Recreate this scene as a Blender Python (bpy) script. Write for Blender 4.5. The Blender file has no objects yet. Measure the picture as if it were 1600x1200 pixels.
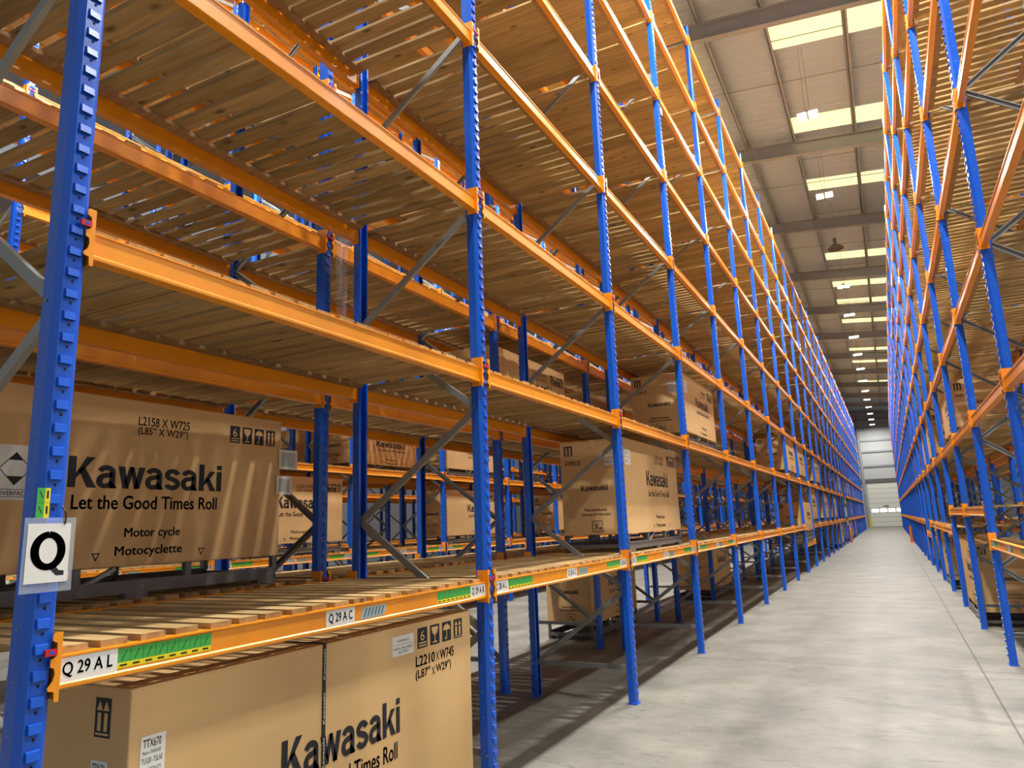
import bpy, math, random
from mathutils import Vector, Matrix
R = random.Random(7)
S = bpy.context.scene
COL = S.collection
PI = math.pi

# ------------------------------------------------------------------ camera
F_PX = 1127.07
YAW, PITCH, ROLL = 0.470, 0.1937, -0.0371
CAM = Vector((2.3354, -1.3908, 1.6946))
_cy, _sy, _cp, _sp, _cr, _sr = math.cos(YAW), math.sin(YAW), math.cos(PITCH), math.sin(PITCH), math.cos(ROLL), math.sin(ROLL)
FWD = Vector((-_sy * _cp, _cy * _cp, _sp))
_r = Vector((_cy, _sy, 0)); _u = _r.cross(FWD)
RIGHT = _cr * _r + _sr * _u
UP = -_sr * _r + _cr * _u
cam = bpy.data.cameras.new('camera'); co = bpy.data.objects.new('camera', cam); COL.objects.link(co)
cam.sensor_width = 36.0; cam.sensor_fit = 'HORIZONTAL'; cam.lens = 36.0 * F_PX / 1600.0
cam.clip_start = 0.05; cam.clip_end = 400
m = Matrix((RIGHT, UP, -FWD)).transposed().to_4x4(); m.translation = CAM
co.matrix_world = m
S.camera = co

# ------------------------------------------------------------------ world, exposure
w = bpy.data.worlds.new('world'); S.world = w; w.use_nodes = True
bg = w.node_tree.nodes['Background']; bg.inputs[0].default_value = (0.92, 0.96, 1.0, 1); bg.inputs[1].default_value = 0.35  # even fill light added to lift the undersides, entering behind the camera
S.view_settings.view_transform = 'Standard'; S.view_settings.look = 'None'
S.view_settings.exposure = 0.0; S.view_settings.gamma = 1.0; S.view_settings.use_curve_mapping = False
S.cycles.use_denoising = True
S.cycles.max_bounces = 7; S.cycles.diffuse_bounces = 3; S.cycles.glossy_bounces = 3
S.cycles.transparent_max_bounces = 6; S.cycles.transmission_bounces = 3
S.cycles.sample_clamp_indirect = 6.0
S.cycles.caustics_reflective = False; S.cycles.caustics_refractive = False
LAMP_STRENGTH = 1920.0
SKYLIGHT_STRENGTH = 1.0

# ------------------------------------------------------------------ materials
def srgb(r, g, b):
    f = lambda c: (c / 255 / 12.92) if c / 255 <= 0.04045 else ((c / 255 + 0.055) / 1.055) ** 2.4
    return (f(r), f(g), f(b), 1)
MATS = {}
def mat(name, col, rough=0.5, metal=0.0, noise=0.0, nscale=8.0, emit=None, alpha=None, spec=0.5, stretch=(1, 1, 1)):
    m = bpy.data.materials.new(name); m.use_nodes = True
    nt = m.node_tree; b = nt.nodes['Principled BSDF']
    b.inputs['Base Color'].default_value = col; b.inputs['Roughness'].default_value = rough
    b.inputs['Metallic'].default_value = metal; b.inputs['Specular IOR Level'].default_value = spec
    if alpha is not None: b.inputs['Alpha'].default_value = alpha
    if emit:
        b.inputs['Emission Color'].default_value = emit[0]; b.inputs['Emission Strength'].default_value = emit[1]
    if noise:
        tc = nt.nodes.new('ShaderNodeTexCoord'); mp = nt.nodes.new('ShaderNodeMapping'); mp.inputs['Scale'].default_value = stretch
        nz = nt.nodes.new('ShaderNodeTexNoise'); nz.inputs['Scale'].default_value = nscale; nz.inputs['Detail'].default_value = 5
        rp = nt.nodes.new('ShaderNodeMapRange'); rp.inputs['To Min'].default_value = 1 - noise; rp.inputs['To Max'].default_value = 1 + noise
        rp.inputs['From Min'].default_value = 0.25; rp.inputs['From Max'].default_value = 0.75
        mx = nt.nodes.new('ShaderNodeVectorMath'); mx.operation = 'SCALE'; mx.inputs[0].default_value = col[:3]
        nt.links.new(tc.outputs['Object'], mp.inputs[0]); nt.links.new(mp.outputs[0], nz.inputs['Vector'])
        nt.links.new(nz.outputs['Fac'], rp.inputs['Value']); nt.links.new(rp.outputs[0], mx.inputs['Scale'])
        nt.links.new(mx.outputs[0], b.inputs['Base Color'])
    MATS[name] = m
    return m
blue = mat('blue_paint', srgb(3, 90, 210), 0.28, noise=0.06, nscale=5, spec=0.7)
orange = mat('orange_paint', srgb(250, 155, 8), 0.33, noise=0.05, nscale=6, spec=0.75)
zinc = mat('galvanised_steel', srgb(150, 150, 145), 0.42, 0.35, noise=0.10, nscale=14)
darksteel = mat('dark_steel', srgb(112, 110, 108), 0.42, 0.1, noise=0.15, nscale=10)
black = mat('black_print', srgb(24, 26, 32), 0.6)
blackp = mat('black_plastic', srgb(20, 20, 22), 0.4)
white = mat('white_paper', srgb(238, 236, 228), 0.5)
green = mat('green_label', srgb(70, 175, 75), 0.4)
yellow = mat('yellow_label', srgb(245, 225, 20), 0.4)
silver = mat('silver_label', srgb(170, 205, 205), 0.3, 0.2)
red = mat('red_plastic', srgb(205, 30, 45), 0.35)
hole = mat('dark_hole', srgb(8, 12, 40), 0.8)
kraft = mat('kraft_board', srgb(222, 182, 126), 0.75, noise=0.05, nscale=2.2, stretch=(1, 1, 3), spec=0.25)
buff = mat('kraft_print_gap', srgb(222, 182, 126), 0.75, spec=0.25)
sheet = mat('roof_sheet_white', srgb(176, 190, 208), 0.6)
greysteel = mat('grey_structural_paint', srgb(150, 154, 158), 0.5)
wallwhite = mat('white_cladding', srgb(186, 188, 186), 0.6)
doorwhite = mat('white_door_panel', srgb(228, 228, 216), 0.5)
darkgrey = mat('dark_grey_trim', srgb(95, 96, 96), 0.5)
skyl = mat('translucent_rooflight', srgb(240, 238, 190), 0.5, emit=(srgb(250, 246, 188), SKYLIGHT_STRENGTH))
pane = mat('daylit_pane', srgb(240, 248, 250), 0.2, emit=(srgb(238, 248, 255), 3.0))
lampm = mat('lamp_panel', srgb(255, 255, 255), 0.4, emit=((1.0, 0.97, 0.93, 1), LAMP_STRENGTH))
lamph = mat('lamp_housing', srgb(200, 200, 200), 0.4, 0.3)
clear = mat('clear_film', srgb(225, 235, 245), 0.15, alpha=0.22)
yel = mat('yellow_steel', srgb(240, 200, 30), 0.4)
orng = mat('orange_barrier', srgb(245, 130, 30), 0.4)
greymesh = mat('grey_document', srgb(188, 190, 184), 0.5)

def wood_mat(name, c1, c2, knots=True):
    m = bpy.data.materials.new(name); m.use_nodes = True; nt = m.node_tree; L = nt.links; N = nt.nodes.new
    b = nt.nodes['Principled BSDF']; b.inputs['Roughness'].default_value = 0.7; b.inputs['Specular IOR Level'].default_value = 0.085
    tc = N('ShaderNodeTexCoord'); geo = N('ShaderNodeNewGeometry'); oi = N('ShaderNodeObjectInfo')
    add = N('ShaderNodeMath'); add.operation = 'MULTIPLY_ADD'; add.inputs[1].default_value = 37.0
    L.new(geo.outputs['Random Per Island'], add.inputs[0]); L.new(oi.outputs['Random'], add.inputs[2])
    cmb = N('ShaderNodeCombineXYZ'); L.new(add.outputs[0], cmb.inputs[0]); L.new(add.outputs[0], cmb.inputs[2])
    va = N('ShaderNodeVectorMath'); L.new(tc.outputs['Object'], va.inputs[0]); L.new(cmb.outputs[0], va.inputs[1])
    mp = N('ShaderNodeMapping'); mp.inputs['Scale'].default_value = (2.2, 26, 26); L.new(va.outputs[0], mp.inputs[0])
    nz = N('ShaderNodeTexNoise'); nz.inputs['Scale'].default_value = 1.0; nz.inputs['Detail'].default_value = 6; nz.inputs['Distortion'].default_value = 0.8
    L.new(mp.outputs[0], nz.inputs['Vector'])
    cr = N('ShaderNodeValToRGB'); cr.color_ramp.elements[0].position = 0.30; cr.color_ramp.elements[0].color = c2
    cr.color_ramp.elements[1].position = 0.66; cr.color_ramp.elements[1].color = c1
    L.new(nz.outputs['Fac'], cr.inputs['Fac'])
    fr = N('ShaderNodeMath'); fr.operation = 'FRACT'; L.new(add.outputs[0], fr.inputs[0])
    mr = N('ShaderNodeMapRange'); mr.inputs['To Min'].default_value = 0.72; mr.inputs['To Max'].default_value = 1.12; L.new(fr.outputs[0], mr.inputs['Value'])
    sc = N('ShaderNodeVectorMath'); sc.operation = 'SCALE'; L.new(cr.outputs[0], sc.inputs[0]); L.new(mr.outputs[0], sc.inputs['Scale'])
    out = sc.outputs[0]
    if knots:
        mp2 = N('ShaderNodeMapping'); mp2.inputs['Scale'].default_value = (3.2, 7, 7); L.new(va.outputs[0], mp2.inputs[0])
        vo = N('ShaderNodeTexVoronoi'); vo.inputs['Scale'].default_value = 1.0; L.new(mp2.outputs[0], vo.inputs['Vector'])
        k = N('ShaderNodeMapRange'); k.inputs['From Min'].default_value = 0.07; k.inputs['From Max'].default_value = 0.17
        k.inputs['To Min'].default_value = 0.42; k.inputs['To Max'].default_value = 1.0
        L.new(vo.outputs['Distance'], k.inputs['Value'])
        s2 = N('ShaderNodeVectorMath'); s2.operation = 'SCALE'; L.new(out, s2.inputs[0]); L.new(k.outputs[0], s2.inputs['Scale']); out = s2.outputs[0]
    L.new(out, b.inputs['Base Color'])
    return m
wood = wood_mat('pine_slats', srgb(190, 160, 112), srgb(160, 130, 84))
ply = wood_mat('pine_battens', srgb(186, 148, 108), srgb(158, 120, 82), False)

def floor_mat():
    m = bpy.data.materials.new('polished_concrete'); m.use_nodes = True; nt = m.node_tree; L = nt.links; N = nt.nodes.new
    b = nt.nodes['Principled BSDF']
    tc = N('ShaderNodeTexCoord')
    n1 = N('ShaderNodeTexNoise'); n1.inputs['Scale'].default_value = 1.3; n1.inputs['Detail'].default_value = 8; n1.inputs['Roughness'].default_value = 0.62
    L.new(tc.outputs['Object'], n1.inputs['Vector'])
    cr = N('ShaderNodeValToRGB'); cr.color_ramp.elements[0].position = 0.30; cr.color_ramp.elements[0].color = srgb(104, 102, 94)
    cr.color_ramp.elements[1].position = 0.68; cr.color_ramp.elements[1].color = srgb(142, 139, 128); L.new(n1.outputs['Fac'], cr.inputs['Fac'])
    # short scuffs lying across the aisle
    mp = N('ShaderNodeMapping'); mp.inputs['Scale'].default_value = (2.6, 9.0, 1.0); L.new(tc.outputs['Object'], mp.inputs[0])
    n2 = N('ShaderNodeTexNoise'); n2.inputs['Scale'].default_value = 1.5; n2.inputs['Detail'].default_value = 7; n2.inputs['Roughness'].default_value = 0.7; n2.inputs['Distortion'].default_value = 1.0
    L.new(mp.outputs[0], n2.inputs['Vector'])
    k = N('ShaderNodeMapRange'); k.inputs['From Min'].default_value = 0.27; k.inputs['From Max'].default_value = 0.47; k.inputs['To Min'].default_value = 0.58; k.inputs['To Max'].default_value = 1.0
    L.new(n2.outputs['Fac'], k.inputs['Value'])
    s1 = N('ShaderNodeVectorMath'); s1.operation = 'SCALE'; L.new(cr.outputs[0], s1.inputs[0]); L.new(k.outputs[0], s1.inputs['Scale'])
    # saw-cut joints: one along the aisle at x = 3.0, others across it every 6.9 m
    sep = N('ShaderNodeSeparateXYZ'); L.new(tc.outputs['Object'], sep.inputs[0])
    def M(op, a, bb=None):
        q = N('ShaderNodeMath'); q.operation = op
        if isinstance(a, (int, float)): q.inputs[0].default_value = a
        else: L.new(a, q.inputs[0])
        if bb is not None:
            if isinstance(bb, (int, float)): q.inputs[1].default_value = bb
            else: L.new(bb, q.inputs[1])
        return q.outputs[0]
    dx = M('ABSOLUTE', M('SUBTRACT', M('MODULO', M('ADD', sep.outputs[0], 60.0 + 3.0), 6.0), 0.0))
    dx = M('ABSOLUTE', M('SUBTRACT', M('MODULO', M('ADD', sep.outputs[0], 60.0), 6.0), 3.0))
    dy = M('ABSOLUTE', M('SUBTRACT', M('MODULO', M('ADD', sep.outputs[1], 68.46), 6.9), 0.6))
    d = M('MINIMUM', dx, dy)
    j = N('ShaderNodeMapRange'); j.inputs['From Min'].default_value = 0.005; j.inputs['From Max'].default_value = 0.012; j.inputs['To Min'].default_value = 0.42; j.inputs['To Max'].default_value = 1.0
    L.new(d, j.inputs['Value'])
    s2 = N('ShaderNodeVectorMath'); s2.operation = 'SCALE'; L.new(s1.outputs[0], s2.inputs[0]); L.new(j.outputs[0], s2.inputs['Scale'])
    L.new(s2.outputs[0], b.inputs['Base Color'])
    rr = N('ShaderNodeMapRange'); rr.inputs['To Min'].default_value = 0.46; rr.inputs['To Max'].default_value = 0.60; b.inputs['Specular IOR Level'].default_value = 0.2; L.new(n1.outputs['Fac'], rr.inputs['Value'])
    L.new(rr.outputs[0], b.inputs['Roughness'])
    bp = N('ShaderNodeBump'); bp.inputs['Strength'].default_value = 0.12; bp.inputs['Distance'].default_value = 0.01; L.new(n2.outputs['Fac'], bp.inputs['Height']); L.new(bp.outputs[0], b.inputs['Normal'])
    return m
concrete = floor_mat()

# ------------------------------------------------------------------ mesh building
class MB:
    def __init__(s): s.v = []; s.f = []; s.mi = []; s.mats = []
    def idx(s, m):
        if m not in s.mats: s.mats.append(m)
        return s.mats.index(m)
    def add(s, vs, fs, m):
        o = len(s.v); s.v += [tuple(p) for p in vs]; i = s.idx(m)
        for f in fs: s.f.append([k + o for k in f]); s.mi.append(i)
    def box(s, a, b, m):
        x0, y0, z0 = a; x1, y1, z1 = b
        s.add([(x0, y0, z0), (x1, y0, z0), (x1, y1, z0), (x0, y1, z0), (x0, y0, z1), (x1, y0, z1), (x1, y1, z1), (x0, y1, z1)],
              [(3, 2, 1, 0), (4, 5, 6, 7), (0, 1, 5, 4), (1, 2, 6, 5), (2, 3, 7, 6), (3, 0, 4, 7)], m)
    def quad(s, pts, m): s.add(pts, [tuple(range(len(pts)))], m)
    def prism(s, prof, o, u, v, n, d, m):
        """profile in (u, v) at origin o, extruded by d along n"""
        o, u, v, n = map(Vector, (o, u, v, n)); k = len(prof)
        a = [o + u * p[0] + v * p[1] for p in prof]; b = [p + n * d for p in a]
        s.add(a + b, [tuple(range(k))[::-1], tuple(range(k, 2 * k))] + [(i, (i + 1) % k, k + (i + 1) % k, k + i) for i in range(k)], m)
    def tube(s, a, b, r, m, seg=8):
        a, b = Vector(a), Vector(b); d = (b - a).normalized(); t = d.orthogonal().normalized(); q = d.cross(t)
        ring = [(t * math.cos(2 * PI * i / seg) + q * math.sin(2 * PI * i / seg)) * r for i in range(seg)]
        s.add([a + p for p in ring] + [b + p for p in ring], [tuple(range(seg))[::-1], tuple(range(seg, 2 * seg))] + [(i, (i + 1) % seg, seg + (i + 1) % seg, seg + i) for i in range(seg)], m)
    def channel(s, a, b, wd, dp, t, up, m):
        """open C section from a to b; web width wd along up, flanges dp deep"""
        a, b, up = Vector(a), Vector(b), Vector(up); d = (b - a).normalized(); w_ = (up - d * up.dot(d)).normalized(); n = d.cross(w_)
        h = wd / 2
        prof = [(-h, 0), (h, 0), (h, dp), (h - t * 2.5, dp), (h - t * 2.5, dp - t), (h - t, dp - t), (h - t, t), (-h + t, t), (-h + t, dp - t), (-h + t * 2.5, dp - t), (-h + t * 2.5, dp), (-h, dp)]
        k = len(prof)
        A = [a + w_ * p[0] + n * p[1] for p in prof]; B = [p + (b - a) for p in A]
        s.add(A + B, [(i, (i + 1) % k, k + (i + 1) % k, k + i) for i in range(k)], m)
    def merge(s, o, M=None):
        off = len(s.v)
        s.v += [tuple(M @ Vector(p)) for p in o.v] if M else o.v
        for f, i in zip(o.f, o.mi): s.f.append([k + off for k in f]); s.mi.append(s.idx(o.mats[i]))
    def mesh(s, name):
        me = bpy.data.meshes.new(name); me.from_pydata(s.v, [], s.f)
        for m in s.mats: me.materials.append(m)
        me.polygons.foreach_set('material_index', s.mi); me.update()
        return me
    def build(s, name, parent=None, loc=None, bevel=0):
        return link(name, s.mesh(name), parent, loc, bevel)
def link(name, me, parent=None, loc=None, bevel=0, rz=None):
    o = bpy.data.objects.new(name, me); COL.objects.link(o); o.parent = parent
    if loc is not None: o.location = loc
    if rz: o.rotation_euler.z = rz
    if bevel:
        b = o.modifiers.new('bevel', 'BEVEL'); b.width = bevel; b.segments = 2; b.limit_method = 'ANGLE'
    return o
def empty(name, loc=(0, 0, 0), rz=0.0):
    o = bpy.data.objects.new(name, None); COL.objects.link(o); o.location = loc; o.rotation_euler.z = rz; o.empty_display_size = 0.1
    return o
def tag(o, label, cat, group=None, kind=None):
    o['label'] = label; o['category'] = cat
    if group: o['group'] = group
    o['kind'] = kind or 'thing'
    return o
def struct(o): o['kind'] = 'structure'; return o

_txt = {}
def text_geo(body, bold=0.0):
    key = (body, bold)
    if key not in _txt:
        c = bpy.data.curves.new('t', 'FONT'); c.body = body; c.size = 1.0; c.offset = bold; c.resolution_u = 3
        o = bpy.data.objects.new('t', c); COL.objects.link(o)
        bpy.context.view_layer.update()
        me = bpy.data.meshes.new_from_object(o.evaluated_get(bpy.context.evaluated_depsgraph_get()))
        vs = [(v.co.x, v.co.y) for v in me.vertices]; fs = [tuple(p.vertices) for p in me.polygons]
        bpy.data.objects.remove(o); bpy.data.curves.remove(c); bpy.data.meshes.remove(me)
        _txt[key] = (vs, fs)
    return _txt[key]
def put_text(mb, body, o, u, v, m, width=None, height=None, bold=0.0, center=False):
    """text with its lower left (or centre) at o; u right, v up"""
    vs, fs = text_geo(body); o, u, v = map(Vector, (o, u, v))
    x0 = min(p[0] for p in vs); x1 = max(p[0] for p in vs); y0 = min(p[1] for p in vs); y1 = max(p[1] for p in vs)
    sy = height / (y1 - y0) if height else width / (x1 - x0)
    sx = width / (x1 - x0) if width else sy
    for dx, dy in (((0, 0),) if bold <= 0 else ((-1, 0), (1, 0), (0, 0.7), (0, -0.7))):
        ox = dx * bold * 1.3 - x0; oy = dy * bold * 1.3 - y0
        mb.add([o + u * ((p[0] + ox) * sx) + v * ((p[1] + oy) * sy) for p in vs], fs, m)
def rect(x, y, w_, h): return [(x, y), (x + w_, y), (x + w_, y + h), (x, y + h)]
def arc(cx, cy, rx, ry, a0, a1, n=10): return [(cx + rx * math.cos(math.radians(a0 + (a1 - a0) * i / n)), cy + ry * math.sin(math.radians(a0 + (a1 - a0) * i / n))) for i in range(n + 1)]
def ribbon(pts, tx, ty):
    L, Rr = [], []
    for i, p in enumerate(pts):
        a = pts[max(0, i - 1)]; b = pts[min(len(pts) - 1, i + 1)]; dx, dy = b[0] - a[0], b[1] - a[1]; l = math.hypot(dx, dy) or 1
        nx, ny = -dy / l, dx / l; L.append((p[0] + nx * tx, p[1] + ny * ty)); Rr.append((p[0] - nx * tx, p[1] - ny * ty))
    return [[L[i], Rr[i], Rr[i + 1], L[i + 1]] for i in range(len(pts) - 1)]
def sq(x, y, w_, h): return [rect(x, y, w_, h)]
def glyph_a(): return ribbon(arc(0.36, 0.53, 0.235, 0.15, 170, 0) + [(0.595, 0.4), (0.595, 0.0)], 0.115, 0.085) + ribbon([(0.595, 0.455), (0.42, 0.43)] + arc(0.33, 0.235, 0.215, 0.175, 100, 260) + [(0.45, 0.09), (0.595, 0.19)], 0.115, 0.08) + [[(0.48, 0.0), (0.78, 0.0), (0.72, 0.1), (0.6, 0.15)]]
def glyph_s(): return ribbon(arc(0.36, 0.53, 0.23, 0.15, 10, 200) + [(0.2, 0.43), (0.36, 0.385), (0.5, 0.34)] + arc(0.36, 0.22, 0.24, 0.145, 30, -170), 0.115, 0.085)
def glyph_K(): return sq(0, 0, 0.27, 1.0) + [[(0.27, 0.46), (0.27, 0.28), (0.42, 0.44), (0.93, 1.0), (0.62, 1.0)], [(0.36, 0.56), (0.68, 0.0), (1.02, 0.0), (0.56, 0.68)]]
def glyph_k(): return sq(0, 0, 0.25, 1.0) + [[(0.25, 0.36), (0.25, 0.2), (0.4, 0.33), (0.79, 0.75), (0.51, 0.75)], [(0.32, 0.42), (0.55, 0.0), (0.84, 0.0), (0.49, 0.52)]]
def glyph_w(): return [[(0, 0.75), (0.26, 0.75), (0.42, 0.0), (0.2, 0.0)], [(0.26, 0.22), (0.42, 0.0), (0.62, 0.75), (0.45, 0.75)], [(0.45, 0.75), (0.62, 0.75), (0.86, 0.0), (0.65, 0.0)], [(0.65, 0.0), (0.86, 0.0), (1.07, 0.75), (0.82, 0.75)]]
def glyph_i(): return sq(0, 0, 0.25, 0.75) + sq(0, 0.83, 0.25, 0.17)
BRAND = []
_x = 0.0
for g_, adv in ((glyph_K, 1.0), (glyph_a, 0.8), (glyph_w, 1.08), (glyph_a, 0.8), (glyph_s, 0.74), (glyph_a, 0.83), (glyph_k, 0.86), (glyph_i, 0.25)):
    BRAND += [[(p[0] + _x, p[1]) for p in q] for q in g_()]; _x += adv
BRAND_W = _x
def put_brand(mb, o, u, v, m, width, height):
    for q in BRAND: put_poly(mb, [(p[0] / BRAND_W * width, p[1] * height) for p in q], o, u, v, m)
def put_poly(mb, pts, o, u, v, m):
    o, u, v = map(Vector, (o, u, v)); mb.quad([o + u * p[0] + v * p[1] for p in pts], m)

ORD = 'first second third fourth fifth sixth seventh eighth ninth tenth eleventh twelfth thirteenth fourteenth fifteenth sixteenth seventeenth eighteenth nineteenth twentieth'.split()
ORD += ['twenty-' + o for o in ORD[:9]] + ['thirtieth'] + ['thirty-' + o for o in ORD[:9]]

def project(p):
    d = Vector(p) - CAM; z = d.dot(FWD)
    if z < 0.1: return None
    return (800 + F_PX * d.dot(RIGHT) / z, 600 - F_PX * d.dot(UP) / z, z)
def seen_area(x, y0, y1, z, hgt):
    tot = 0; n = 8; prev = None
    for i in range(n + 1):
        p = project((x, y0 + (y1 - y0) * i / n, z))
        if p and -10 < p[0] < 1610 and -60 < p[1] < 1260:
            if prev: tot += math.hypot(p[0] - prev[0], p[1] - prev[1]) * hgt * F_PX / p[2]
            prev = p
        else: prev = None
    return tot

# ------------------------------------------------------------------ the building
BAY = 2.8
LV = [1.25, 2.645, 3.88, 5.205, 6.54, 7.86, 9.16, 10.55]
TOP = 10.95
def plane(name, x0, x1, y0, y1, z, m, flip=False):
    b = MB(); q = [(x0, y0, z), (x1, y0, z), (x1, y1, z), (x0, y1, z)]; b.quad(q[::-1] if flip else q, m); return struct(b.build(name))
b = MB(); b.box((-24, -10, -0.2), (17, 94, 0.0), concrete); struct(b.build('floor'))
# end wall: cladding, rails, dark trims
YW = 93.5
b = MB()
b.box((-24, YW + 0.05, 0), (0.25, YW + 0.25, 15), wallwhite); b.box((3.62, YW + 0.05, 0), (17, YW + 0.25, 15), wallwhite); b.box((0.25, YW + 0.05, 5.0), (3.62, YW + 0.25, 15), wallwhite)
struct(b.build('wall_end'))
b = MB()
b.box((-24, YW - 0.1, 5.05), (17, YW + 0.05, 5.5), darkgrey)
for z in (6.9, 8.6, 9.9, 11.2, 12.4): b.box((-24, YW - 0.08, z), (17, YW + 0.05, z + 0.2), greysteel)
for x in (-12, -6, 0.0, 5.7, 11.4): b.box((x - 0.16, YW - 0.16, 0), (x + 0.12, YW + 0.05, 13), greysteel)
struct(b.build('trim_1'))
d = MB()
zs = [0.02, 0.55, 1.1, 1.62, 2.12, 2.68, 3.24, 3.8, 4.36, 5.0]
for i in range(9):
    if i == 3: continue
    d.box((0.28, YW - 0.02, zs[i] + 0.012), (3.6, YW + 0.05, zs[i + 1] - 0.012), doorwhite)
d.box((0.28, YW + 0.0, 0.0), (3.6, YW + 0.04, 5.0), darkgrey)
for a, c in ((0.28, 0.42), (1.16, 1.3), (2.02, 2.16), (2.86, 3.0), (3.52, 3.6)): d.box((a, YW - 0.02, 1.632), (c, YW + 0.05, 2.108), doorwhite)
d.box((0.28, YW - 0.02, 1.62), (3.6, YW + 0.05, 1.68), doorwhite); d.box((0.28, YW - 0.02, 2.05), (3.6, YW + 0.05, 2.12), doorwhite)
door = struct(d.build('door_1'))
for a, c in ((0.42, 1.16), (1.3, 2.02), (2.16, 2.86), (3.0, 3.52)):
    g = MB(); g.box((a, YW - 0.015, 1.68), (c, YW - 0.001, 2.05), pane); g.build('glazing', door)
g = MB(); put_text(g, 'N28', (1.72, YW - 0.025, 2.24), (1, 0, 0), (0, 0, 1), black, 0.52, 0.2, 0.03); g.build('door_lettering', door)
b = MB(); b.box((-24.2, -10, 0), (-24, 94, 15), greysteel); struct(b.build('wall_left'))
b = MB(); b.box((17, -10, 0), (17.2, 94, 15), wallwhite); struct(b.build('wall_right'))

# roof: sloping sheet with ribs, rafters, purlins, rods, rooflights
RZ = lambda x: 13.62 - 0.1 * x
SKY_Y = [2.6, 7.2, 11.6, 16.2, 20.9, 25.55, 34.0, 38.7, 42.3, 47.1, 52.0, 56.1, 61.0, 66.0, 71.0]
b = MB()
ys = [-10.0]
for y in SKY_Y: ys += [y - 0.5, y + 0.5]
ys += [94.0]
def roof_strip(mb, x0, x1, y0, y1, m, rib=0.33):
    n = max(1, int((y1 - y0) / rib)); st = (y1 - y0) / n
    for i in range(n):
        a = y0 + i * st; pr = [(a, 0.0), (a + st * 0.55, 0.0), (a + st * 0.7, 0.018), (a + st * 0.85, 0.018), (a + st, 0.0)]
        for (p, q) in zip(pr, pr[1:]):
            mb.quad([(x0, p[0], RZ(x0) + p[1]), (x0, q[0], RZ(x0) + q[1]), (x1, q[0], RZ(x1) + q[1]), (x1, p[0], RZ(x1) + p[1])], m)
roof_strip(b, -24, 1.05, -10, 94, sheet)
roof_strip(b, 7.0, 17, -10, 94, sheet)
for i in range(0, len(ys), 2): roof_strip(b, 1.05, 7.0, ys[i], ys[i + 1], sheet)
struct(b.build('ceiling'))
for i, y in enumerate(SKY_Y):
    b = MB(); roof_strip(b, 1.05, 7.0, y - 0.5, y + 0.5, skyl); struct(b.build('window_%d' % (i + 1)))
RAFT = [14.65 + 6.93 * i for i in range(-3, 12)]
k = 2
for y in RAFT:
    b = MB()
    for (dz0, dz1, hw) in ((-0.67, -0.645, 0.09), (-0.645, -0.245, 0.006), (-0.245, -0.22, 0.09)):
        x0, x1 = -24, 17
        b.add([(x0, y - hw, RZ(x0) + dz0), (x1, y - hw, RZ(x1) + dz0), (x1, y + hw, RZ(x1) + dz0), (x0, y + hw, RZ(x0) + dz0),
               (x0, y - hw, RZ(x0) + dz1), (x1, y - hw, RZ(x1) + dz1), (x1, y + hw, RZ(x1) + dz1), (x0, y + hw, RZ(x0) + dz1)],
              [(3, 2, 1, 0), (4, 5, 6, 7), (0, 1, 5, 4), (1, 2, 6, 5), (2, 3, 7, 6), (3, 0, 4, 7)], greysteel)
    struct(b.build('trim_%d' % k)); k += 1
for x in (-6.2, -4.7, -3.3, -1.85, -0.4, 1.04, 2.77, 4.3, 5.8):
    b = MB(); z = RZ(x); b.box((x - 0.008, -10, z - 0.21), (x + 0.008, 93.4, z - 0.01), greysteel); b.box((x - 0.008, -10, z - 0.21), (x + 0.06, 93.4, z - 0.198), greysteel); b.box((x - 0.06, -10, z - 0.022), (x + 0.008, 93.4, z - 0.01), greysteel)
    for y in RAFT: b.box((x - 0.03, y - 0.06, z - 0.23), (x + 0.03, y + 0.06, z - 0.03), greysteel)
    struct(b.build('trim_%d' % k)); k += 1
for y in RAFT:                                            # anti-sag rods between purlins, mid bay
    b = MB()
    for x0, x1 in ((-6.2, -0.4), (-0.4, 1.04), (1.04, 2.77), (2.77, 5.8)): b.tube((x0, y + 3.4, RZ(x0) - 0.16), (x1, y + 3.4, RZ(x1) - 0.16), 0.012, zinc, 6)
    b.tube((1.04, y - 0.5, RZ(1.04) - 0.18), (2.77, y - 0.5, RZ(2.77) - 0.18), 0.014, zinc, 6); b.tube((1.04, y + 1.4, RZ(1.04) - 0.18), (2.77, y + 1.4, RZ(2.77) - 0.18), 0.012, zinc, 6)
    struct(b.build('trim_%d' % k)); k += 1

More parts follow.
